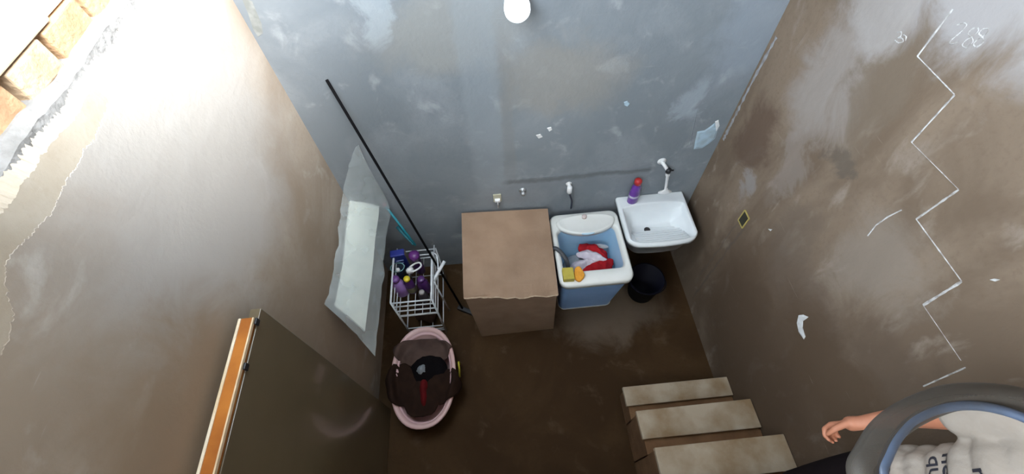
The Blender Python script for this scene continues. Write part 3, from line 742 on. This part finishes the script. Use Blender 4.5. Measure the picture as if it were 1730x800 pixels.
# white looped handle resting on the bottles: a jug lying on its side
p = at(697, 451, .665)
t = thing('white_jug', 'small white jug with looped handle lying across the bottles', 'jug', (p.x, p.y, .63), (0, 0, .45))
bm = BM(); lathe(bm, [(.004, -.03), (.022, -.028), (.030, 0), (.026, .03), (.012, .04)], 16, (-.03, 0, 0), sx=1.1, sy=.8); obj('body', bm, M_WHITE, t, True)
bm = BM(); tube(bm, catmull([(-.02, -.026, .015), (.03, -.030, .02), (.065, -.016, .02), (.068, .016, .02), (.035, .030, .02), (-.02, .026, .015)]), .0075, 8); obj('handle', bm, M_WHITE, t, True)
p = at(681, 445, .66)
t = thing('dark_tub', 'dark oval tub with teal rim behind the bottles in the wire rack', 'tub', (p.x - .055, p.y - .01, sh))
bm = BM(); lathe(bm, [(.045, 0), (.056, .15), (.058, .19), (.052, .19), (.045, .02)], 22, sy=.75); obj('body', bm, mat('blue_black_plastic', (.02, .03, .05), .35), t, True)
bm = BM(); tube(bm, [(.057 * math.cos(2 * PI * k / 22), .057 * .75 * math.sin(2 * PI * k / 22), .19) for k in range(23)], .004, 6); obj('rim', bm, mat('teal_rim', (.20, .40, .42), .4), t, True)
cloth('dark_cloth', 'dark rag bundle on the lower shelf of the wire rack', (-.75, 1.68, .112), .12, .16, .12, M_BRN, 12.7, .02, cat='rag')
# blue powder pack with white marks
p0 = on_z(667, 404, .72); 
t = thing('detergent_pack', 'blue detergent pack with white markings at the back of the wire rack', 'detergent pack', (-.875, 1.915, sh), (.10, 0, .10))
bm = BM(); box(bm, -.058, .058, -.030, .030, 0, .30, .008); obj('carton', bm, mat('pack_blue', (.015, .03, .26), .35, (.01, .02, .20), 10), t)
bm = BM()
tube(bm, [(-.014 + .026 * math.cos(2 * PI * k / 20), -.0315, .10 + .018 * math.sin(2 * PI * k / 20)) for k in range(21)], .006, 6)
obj('print', bm, M_WHITE, t, True)
bm = BM(); tube(bm, [(-.03, -.0315, .155), (-.02, -.0315, .165), (.01, -.0315, .160), (.02, -.0315, .17)], .006, 6); obj('print', bm, mat('print_pale_blue', (.35, .42, .75), .4), t, True)
bm = BM(); box(bm, -.03, .03, -.0325, -.029, .20, .215); obj('print', bm, mat('print_pale_blue', (.35, .42, .75), .4), t)
bm = BM(); box(bm, .0585, .0600, -.028, .028, .01, .29); obj('side_print', bm, mat('side_tan', (.24, .19, .16), .5), t)

# ---------------------------------------------------------------- pink basin with dark laundry
BX, BY, BZ, BRX, BRY = -.742, 1.025, .25, .262, .405
M_PINK = mat('pink_plastic', (.74, .50, .49), .35, (.68, .44, .43), 5)
t = thing('baby_bath', 'pink oval plastic bath filled with dark laundry on the floor', 'basin', (BX, BY, 0))
def oval(rx, ry, z, n=44, pw=2.25):
    out = []
    for k in range(n):
        a = 2 * PI * k / n; c_, s_ = math.cos(a), math.sin(a)
        out.append((rx * math.copysign(abs(c_) ** (2 / pw), c_), ry * math.copysign(abs(s_) ** (2 / pw), s_), z))
    return out
bm = BM()
loft(bm, [oval(BRX * .72, BRY * .78, 0), oval(BRX * .76, BRY * .81, .012), oval(BRX * .90, BRY * .92, BZ - .03), oval(BRX * .985, BRY * .99, BZ - .025), oval(BRX, BRY, BZ - .012), oval(BRX * .985, BRY * .99, BZ),
          oval(BRX * .92, BRY * .945, BZ), oval(BRX * .87, BRY * .91, BZ - .012), oval(BRX * .83, BRY * .875, BZ - .04), oval(BRX * .74, BRY * .79, .05), oval(BRX * .5, BRY * .6, .02)], True, True)
obj('shell', bm, M_PINK, t, True)
bm = BM(); loft(bm, [oval(BRX * .845, BRY * .893, BZ - .028), oval(BRX * .85, BRY * .90, BZ - .020), oval(BRX * .80, BRY * .855, BZ - .045)]); obj('inner_ledge', bm, mat('pink_ledge', (.66, .42, .44), .4), t, True)
def pile(x, y):       # height of the laundry heap, hanging over the rim at the sides
    q_ = math.hypot((x - BX) / BRX, (y - BY) / BRY)
    inn = .17 + .06 * (1 - q_)
    rim = BZ + .022
    if q_ < .80: return inn
    if q_ < .93: return inn + (rim - inn) * sstep(.80, .93, q_)
    if q_ < 1.0: return rim
    return rim - (q_ - 1.0) * BRX * 1.1
G_B = 'laundry in the pink basin'
M_TAUPE = mat('taupe_cloth', (.095, .062, .052), .9, (.07, .045, .038), 10, .3, 220, spec=.08)
M_BLK = mat('black_cloth', (.006, .005, .006), .9, spec=.06)
M_DRED = mat('dark_red_cloth', (.13, .010, .012), .9, (.09, .008, .009), 12, .3, 220, spec=.08)
M_GREY = mat('blue_grey_cloth', (.30, .33, .37), .85, (.25, .28, .31), 20, .3, 220, spec=.08)
cloth('taupe_garment', 'taupe brown garment across the far end of the pink basin', (BX - .015, BY + .20, BZ), .225, .115, .025, M_TAUPE, 11.2, .020, drape=pile, group=G_B, lobes=.15)
cloth('brown_garment', 'dark brown garment hanging over the left rim of the pink basin', (BX - .165, BY - .05, BZ), .135, .175, .035, M_BRN, 2.8, .020, drape=pile, group=G_B, lobes=.14)
cloth('brown_garment', 'dark brown garment hanging over the right rim of the pink basin', (BX + .155, BY - .09, BZ), .15, .13, .035, M_BRN, 6.1, .020, drape=pile, group=G_B, rz=.35, lobes=.14)
cloth('brown_garment', 'dark brown garment filling the near end of the pink basin', (BX - .02, BY - .16, BZ), .15, .15, .03, M_BRN, 9.6, .020, drape=pile, group=G_B, lobes=.12)
cloth('black_garment', 'black garment bunched in the middle of the pink basin', (BX + .03, BY + .05, BZ), .15, .125, .055, M_BLK, 4.9, .020, drape=pile, group=G_B, lobes=.15)
cloth('red_garment', 'dark red garment strip in the middle of the pink basin', (BX + .005, BY - .13, BZ), .040, .125, .062, M_DRED, 8.4, .010, drape=pile, group=G_B, lobes=.12)
cloth('grey_cloth', 'small blue-grey cloth on top of the black laundry in the basin', (BX - .005, BY + .03, BZ), .055, .052, .095, M_GREY, 1.2, .010, drape=pile, group=G_B, lobes=.35)
bm = BM(); tube(bm, catmull([(-.470, 1.02, .10), (-.458, 1.06, .19), (-.462, 1.11, .20), (-.468, 1.14, .06)]), .008, 8)
tag(obj('yellow_cord', bm, mat('yellow_cord', (.50, .45, .04), .6), None, True), 'short yellow cord hanging at the right side of the pink basin', 'cord')

# ---------------------------------------------------------------- door leaf folded against the left wall
DX, DY1, DY0, DZ = -1.052, .842, -.02, 2.075
t = thing('door_leaf', 'dark glossy door leaf with orange wooden top standing near left wall', 'door', (DX, DY0, 0))
M_DOORFACE = mat('dark_varnish', (.16, .125, .076), .28, (.135, .105, .062), 2.5, 0., coat=.45)
M_ORANGE = mat('orange_wood', (.50, .18, .032), .6, (.33, .105, .02), 5, .2, 40, spec=.2)
M_PALEW = mat('pale_wood_edge', (.74, .58, .38), .6, (.62, .46, .28), 12)
L_ = DY1 - DY0
bm = BM(); box(bm, -.045, 0, 0, L_, .006, DZ - .035, .002); obj('panel', bm, M_DOORFACE, t)
bm = BM(); box(bm, -.050, -.006, 0, L_ - .055, DZ - .035, DZ, .002); obj('top_rail', bm, M_ORANGE, t)
bm = BM(); box(bm, -.062, -.0505, 0, L_ - .055, DZ - .06, DZ + .002, .002); obj('edge_strip', bm, mat('pale_painted_edge', (.80, .74, .62), .6, (.72, .56, .36), 3), t)
bm = BM(); box(bm, -.0055, .001, 0, L_ - .055, DZ - .014, DZ + .001, .0012); obj('edge_strip', bm, M_PALEW, t)
for yy in (L_ - .07, L_ - .255):
    bm = BM(); box(bm, .0045, .014, yy - .014, yy + .014, DZ - .030, DZ - .002, .003); obj('hinge', bm, M_BLACK, t)

# ---------------------------------------------------------------- concrete stairs along the right wall, climbing towards the camera
M_STEP = mat('stair_brown', (.19, .10, .045), .9, (.14, .07, .03), 8, .4, 60)
M_TREAD = mat('tread_board', (.44, .365, .275), .85, (.27, .185, .105), 4.5, .35, 60, spec=.2)
st = bpy.data.objects.new('stairs', None); COL.objects.link(st); tag(st, 'short solid flight of pale boarded steps along the right wall', 'stairs')
RISE, RUN, NS = .237, .240, 9
YS = (.772, .552, .290)
def ystep(k): return YS[k] if k < 3 else .290 - RUN * (k - 2)
for k in range(NS):
    z1 = RISE * (k + 1) + .01; y1 = ystep(k); y0 = ystep(k + 1)
    bm = BM(); box(bm, .825, XR - .004, y0 - .02, y1 - .012, 0, z1 - .034); obj('step', bm, M_STEP, st)
    bm = BM(); box(bm, .808, XR - .006, y1 - (.140, .185, .20)[min(k, 2)], y1, z1 - .034, z1, .004)
    for v in bm.verts: v.co += Vector(noise.noise_vector(v.co * 6)) * .004
    obj('tread', bm, M_TREAD, st)

# ---------------------------------------------------------------- bent grey pipe rail of the upper landing
t = thing('pipe_rail', 'bent smoky grey pipe rail arching in front of the person at lower right', 'rail', (.5, -.6, 2.15))
zr = 2.93; O2 = Vector((.5, -.6, 2.15))
def rail_pts(arc_px):
    arc = [on_z(px, py, zr) for px, py in arc_px]
    xa, xb = arc[0].x - .02, arc[-1].x + .02
    return [Vector((xa, -.56, 2.15)), Vector((xa, -.56, 2.75)), Vector((xa, -.50, 2.90)), Vector((xa, -.36, zr)), Vector((xa, -.16, zr)), Vector((xa + .012, -.07, zr)), Vector((xa + .018, -.035, zr))] + arc + [Vector((xb - .006, -.05, zr)), Vector((xb, -.12, zr)), Vector((xb, -.2, zr)), Vector((xb, -.40, zr)), Vector((xb, -.51, 2.90)), Vector((xb, -.56, 2.75)), Vector((xb, -.56, 2.15))]
smoke = bpy.data.materials.new('smoky_plastic'); smoke.use_nodes = True
sp = smoke.node_tree.nodes['Principled BSDF']
sp.inputs['Base Color'].default_value = (.066, .058, .050, 1); sp.inputs['Roughness'].default_value = .45; sp.inputs['Alpha'].default_value = .80; sp.inputs['Specular IOR Level'].default_value = .25
bm = BM(); tube(bm, [p_ - O2 for p_ in catmull(rail_pts(((1458, 800), (1470, 768), (1496, 728), (1538, 697), (1598, 673), (1660, 668), (1725, 676), (1785, 705), (1815, 760))), 8)], .021, 18); obj('pipe', bm, smoke, t, True)
zr = 2.945
bm = BM(); tube(bm, [p_ - O2 for p_ in catmull(rail_pts(((1492, 800), (1500, 768), (1518, 735), (1548, 706), (1600, 687), (1660, 686), (1722, 702), (1768, 728), (1785, 765))), 8)], .0075, 12); obj('inner_hose', bm, mat('blue_grey_hose', (.075, .105, .17), .35, (.055, .065, .085), 9), t, True)

# ---------------------------------------------------------------- person on the stairs
def capsule(bm, a, b, ra, rb, seg=14):
    a, b = Vector(a), Vector(b); d = (b - a); L2 = d.length; d.normalize()
    ref = Vector((0, 0, 1)) if abs(d.z) < .9 else Vector((1, 0, 0)); s = d.cross(ref).normalized(); q2 = s.cross(d).normalized()
    rings = []
    for k in range(1, 5): th = PI / 2 * k / 4; rings.append((a - d * ra * math.cos(th), ra * math.sin(th)))
    for k in range(4): th = PI / 2 * k / 4; rings.append((b + d * rb * math.sin(th), rb * math.cos(th)))
    loft(bm, [[c_ + (s * math.cos(2 * PI * i / seg) + q2 * math.sin(2 * PI * i / seg)) * r_ for i in range(seg)] for c_, r_ in rings], True, True)
def ell(bm, c_, rx, ry, rz_, M=None):
    r_ = bmesh.ops.create_icosphere(bm, subdivisions=3, radius=1)
    for v in r_['verts']:
        p_ = Vector((v.co.x * rx, v.co.y * ry, v.co.z * rz_))
        if M is not None: p_ = M @ p_
        v.co = p_ + Vector(c_)
def remeshed(name, bm, vox, m, parent, smooth_it=6):
    me = bpy.data.meshes.new(name + '_raw'); bmesh.ops.recalc_face_normals(bm, faces=bm.faces[:]); bm.to_mesh(me); bm.free()
    o = bpy.data.objects.new(name + '_raw', me); COL.objects.link(o)
    r_ = o.modifiers.new('r', 'REMESH'); r_.mode = 'VOXEL'; r_.voxel_size = vox; r_.use_smooth_shade = True
    s_ = o.modifiers.new('s', 'SMOOTH'); s_.iterations = smooth_it; s_.factor = .5
    dg = bpy.context.evaluated_depsgraph_get(); dg.update()
    me2 = bpy.data.meshes.new_from_object(o.evaluated_get(dg))
    bpy.data.objects.remove(o); me2.name = name
    return obj(name, me2, m, parent, True)
FZ = RISE * 4 + .01
t = thing('person', 'person in printed white T-shirt and dark trousers standing on the stairs', 'person', (1.36, -.055, FZ), (0, 0, -PI / 2))
t.scale = (1.04, 1.04, 1.04)
bpy.context.view_layer.update()
MW = t.matrix_world.copy(); MWi = MW.inverted()
M_SKIN = mat('skin', (.44, .18, .105), .55, (.38, .145, .08), 14)
bm = BM()
ell(bm, (0, .005, 1.545), .074, .092, .115); ell(bm, (0, -.02, 1.49), .058, .068, .065)              # skull, jaw
capsule(bm, (0, -.085, 1.545), (0, -.102, 1.515), .010, .014); ell(bm, (0, -.088, 1.468), .028, .012, .010)   # nose, lips
for s in (-1, 1): ell(bm, (s * .076, .01, 1.53), .010, .020, .032); ell(bm, (s * .03, -.078, 1.553), .016, .012, .010)
capsule(bm, (0, .015, 1.36), (0, .008, 1.46), .052, .050)
for z, rx, ry in ((1.33, .135, .070), (1.26, .135, .090), (1.17, .120, .088), (1.06, .112, .082), (.96, .125, .09), (.88, .135, .098)): ell(bm, (0, .01, z), rx, ry, .085)
def hand(wr_, d, out, s):
    """palm, four curled fingers of different lengths and a thumb; d points from wrist to fingertips, out away from the body"""
    d = d.normalized(); pn = (-out - d * (-out).dot(d)).normalized(); row = d.cross(pn).normalized()
    if row.y > 0: row = -row            # thumb side to the front
    pc = wr_ + d * .052
    capsule(bm, wr_, wr_ + d * .03, .024, .026, 12)
    for k_ in (-.024, -.008, .008, .024): capsule(bm, wr_ + d * .022 + row * k_ * .7, wr_ + d * .088 + row * k_, .0135, .0115, 10)
    for k_, l_ in ((.027, .070), (.009, .080), (-.009, .074), (-.026, .058)):
        a_ = wr_ + d * .088 + row * k_
        b_ = a_ + (d * .90 + pn * .40).normalized() * l_ * .45
        c_ = b_ + (d * .25 + pn * .95).normalized() * l_ * .34
        e_ = c_ + (-d * .60 + pn * .75).normalized() * l_ * .27
        capsule(bm, a_, b_, .0095, .0088, 10); capsule(bm, b_, c_, .0088, .0082, 10); capsule(bm, c_, e_, .0082, .0070, 10)
    a_ = wr_ + d * .030 + row * .026; b_ = a_ + (d * .65 + row * .62 + pn * .35).normalized() * .042; c_ = b_ + (d * .92 + pn * .45).normalized() * .034
    capsule(bm, a_, b_, .0130, .0108, 10); capsule(bm, b_, c_, .0105, .0080, 10)
arms = {}
for s in (-1, 1):
    sh_ = Vector((s * .158, .01, 1.36))
    if s < 0:
        el_ = MWi @ on_x(1535, 703, 1.33); wr_ = MWi @ on_x(1452, 714, 1.235); tip = MWi @ on_x(1385, 718, 1.18)
    else:
        el_, wr_ = Vector((.205, .035, 1.085)), Vector((.222, -.005, .865)); tip = wr_ + Vector((.0, -.02, -.15))
    arms[s] = (sh_, el_, wr_)
    ell(bm, sh_, .046, .050, .052); capsule(bm, sh_, el_, .043, .034); capsule(bm, el_, wr_, .035, .023)
    hand(wr_, tip - wr_, Vector((s, 0, 0)), s)
    hp, kn, an = Vector((s * .075, .01, .86)), Vector((s * .078, -.01, .47)), Vector((s * .078, .025, .085))
    capsule(bm, hp, kn, .078, .053); capsule(bm, kn, an, .052, .035); ell(bm, kn.lerp(an, .35) + Vector((0, .018, 0)), .044, .048, .12)
    capsule(bm, an + Vector((0, .02, -.030)), an + Vector((0, -.15, -.040)), .036, .028)
body = remeshed('body', bm, .0048, M_SKIN, t, 3)
M_SHIRT = mat('white_shirt', (.36, .315, .275), .9, (.31, .265, .225), 8, .4, 30, spec=.1)
bm = BM()
for z, rx, ry in ((1.345, .140, .080), (1.28, .148, .104), (1.20, .138, .110), (1.11, .130, .108), (1.02, .134, .110), (.94, .145, .116), (.90, .150, .118)): ell(bm, (0, .01, z), rx, ry, .085)
for s in (-1, 1):
    sh_, el_, wr_ = arms[s]
    capsule(bm, (s * .08, .012, 1.395), sh_, .040, .058); capsule(bm, sh_, sh_.lerp(el_, .42), .060, .060)
shirt = remeshed('shirt', bm, .009, M_SHIRT, t, 5)
for v in shirt.data.vertices:       # hanging folds
    c_ = v.co; a_ = math.atan2(c_.y, c_.x)
    k_ = sstep(1.32, .98, c_.z)
    if abs(c_.x) < .16: v.co += Vector((c_.x, c_.y, 0)).normalized() * (0.004 * k_ * math.sin(a_ * 9 + 3 * fbm((a_ * 2, c_.z * 3, 1), 3)) + .005 * fbm((c_.x * 8, c_.y * 8, c_.z * 5), 3))
M_SHORTS = mat('dark_trousers', (.010, .007, .008), .9, spec=.06)
bm = BM()
for z, rx, ry in ((.86, .146, .112), (.80, .150, .114)): ell(bm, (0, .01, z), rx, ry, .08)
for s in (-1, 1): capsule(bm, (s * .078, .01, .82), (s * .080, -.008, .47), .088, .070); capsule(bm, (s * .080, -.008, .47), (s * .078, .022, .11), .070, .056)
remeshed('trousers', bm, .010, M_SHORTS, t, 4)
bm = BM(); ell(bm, (0, .03, 1.575), .084, .095, .105); ell(bm, (0, .075, 1.50), .07, .05, .10); capsule(bm, (0, .085, 1.50), (0, .075, 1.36), .05, .035)
ell(bm, (0, -.045, 1.635), .06, .05, .03)
for s in (-1, 1): capsule(bm, (s * .072, .02, 1.56), (s * .068, .0, 1.42), .030, .034)
remeshed('hair', bm, .009, mat('dark_hair', (.020, .006, .007), .6, spec=.2), t, 3)
for s in (-1, 1):
    bm = BM(); ell(bm, (s * .030, -.0855, 1.553), .011, .006, .006); obj('eye', bm, mat('eye_dark', (.03, .02, .015), .2), t, True)
    bm = BM(); box(bm, s * .078 - .042, s * .078 + .042, -.15, .085, 0, .018, .008); obj('sandal', bm, M_BLACK, t)
# lettering printed on the shirt
tree = BVHTree.FromPolygons([MW @ v.co for v in shirt.data.vertices], [tuple(p_.vertices) for p_ in shirt.data.polygons])
M_INK = mat('black_print', (.02, .02, .03), .7)
def print_text(txt, px, py, size):
    """first letter starts where this point of the chest is; the line runs level across the chest"""
    cu = bpy.data.curves.new('txt', 'FONT'); cu.body = txt; cu.size = size; cu.offset = size * .012; cu.resolution_u = 3
    o = bpy.data.objects.new('txt', cu); COL.objects.link(o)
    dg = bpy.context.evaluated_depsgraph_get(); dg.update()
    me = bpy.data.meshes.new_from_object(o.evaluated_get(dg)); bpy.data.objects.remove(o)
    b_ = bmesh.new(); b_.from_mesh(me); bmesh.ops.triangulate(b_, faces=b_.faces[:])
    bmesh.ops.subdivide_edges(b_, edges=[e_ for e_ in b_.edges if e_.calc_length() > size * .15], cuts=1)
    d = ray(px, py).normalized(); hit = tree.ray_cast(CAM, d)
    org = hit[0] if hit[0] else on_x(px, py, 1.12)
    for v in b_.verts:
        w_ = Vector((org.x - .3, org.y - v.co.x, org.z + v.co.y))
        h_ = tree.ray_cast(w_, Vector((1, 0, 0)))
        x_ = (h_[0].x if h_[0] else org.x) - .0025
        v.co = MWi @ Vector((x_, w_.y, w_.z))
    me2 = bpy.data.meshes.new('print'); b_.to_mesh(me2); b_.free()
    obj('print', me2, M_INK, t)
print_text('ne', 1597, 764, .062)
print_text('qu', 1570, 770, .062)
print_text('a', 1490, 782, .085)
print_text('m', 1643, 789, .075)
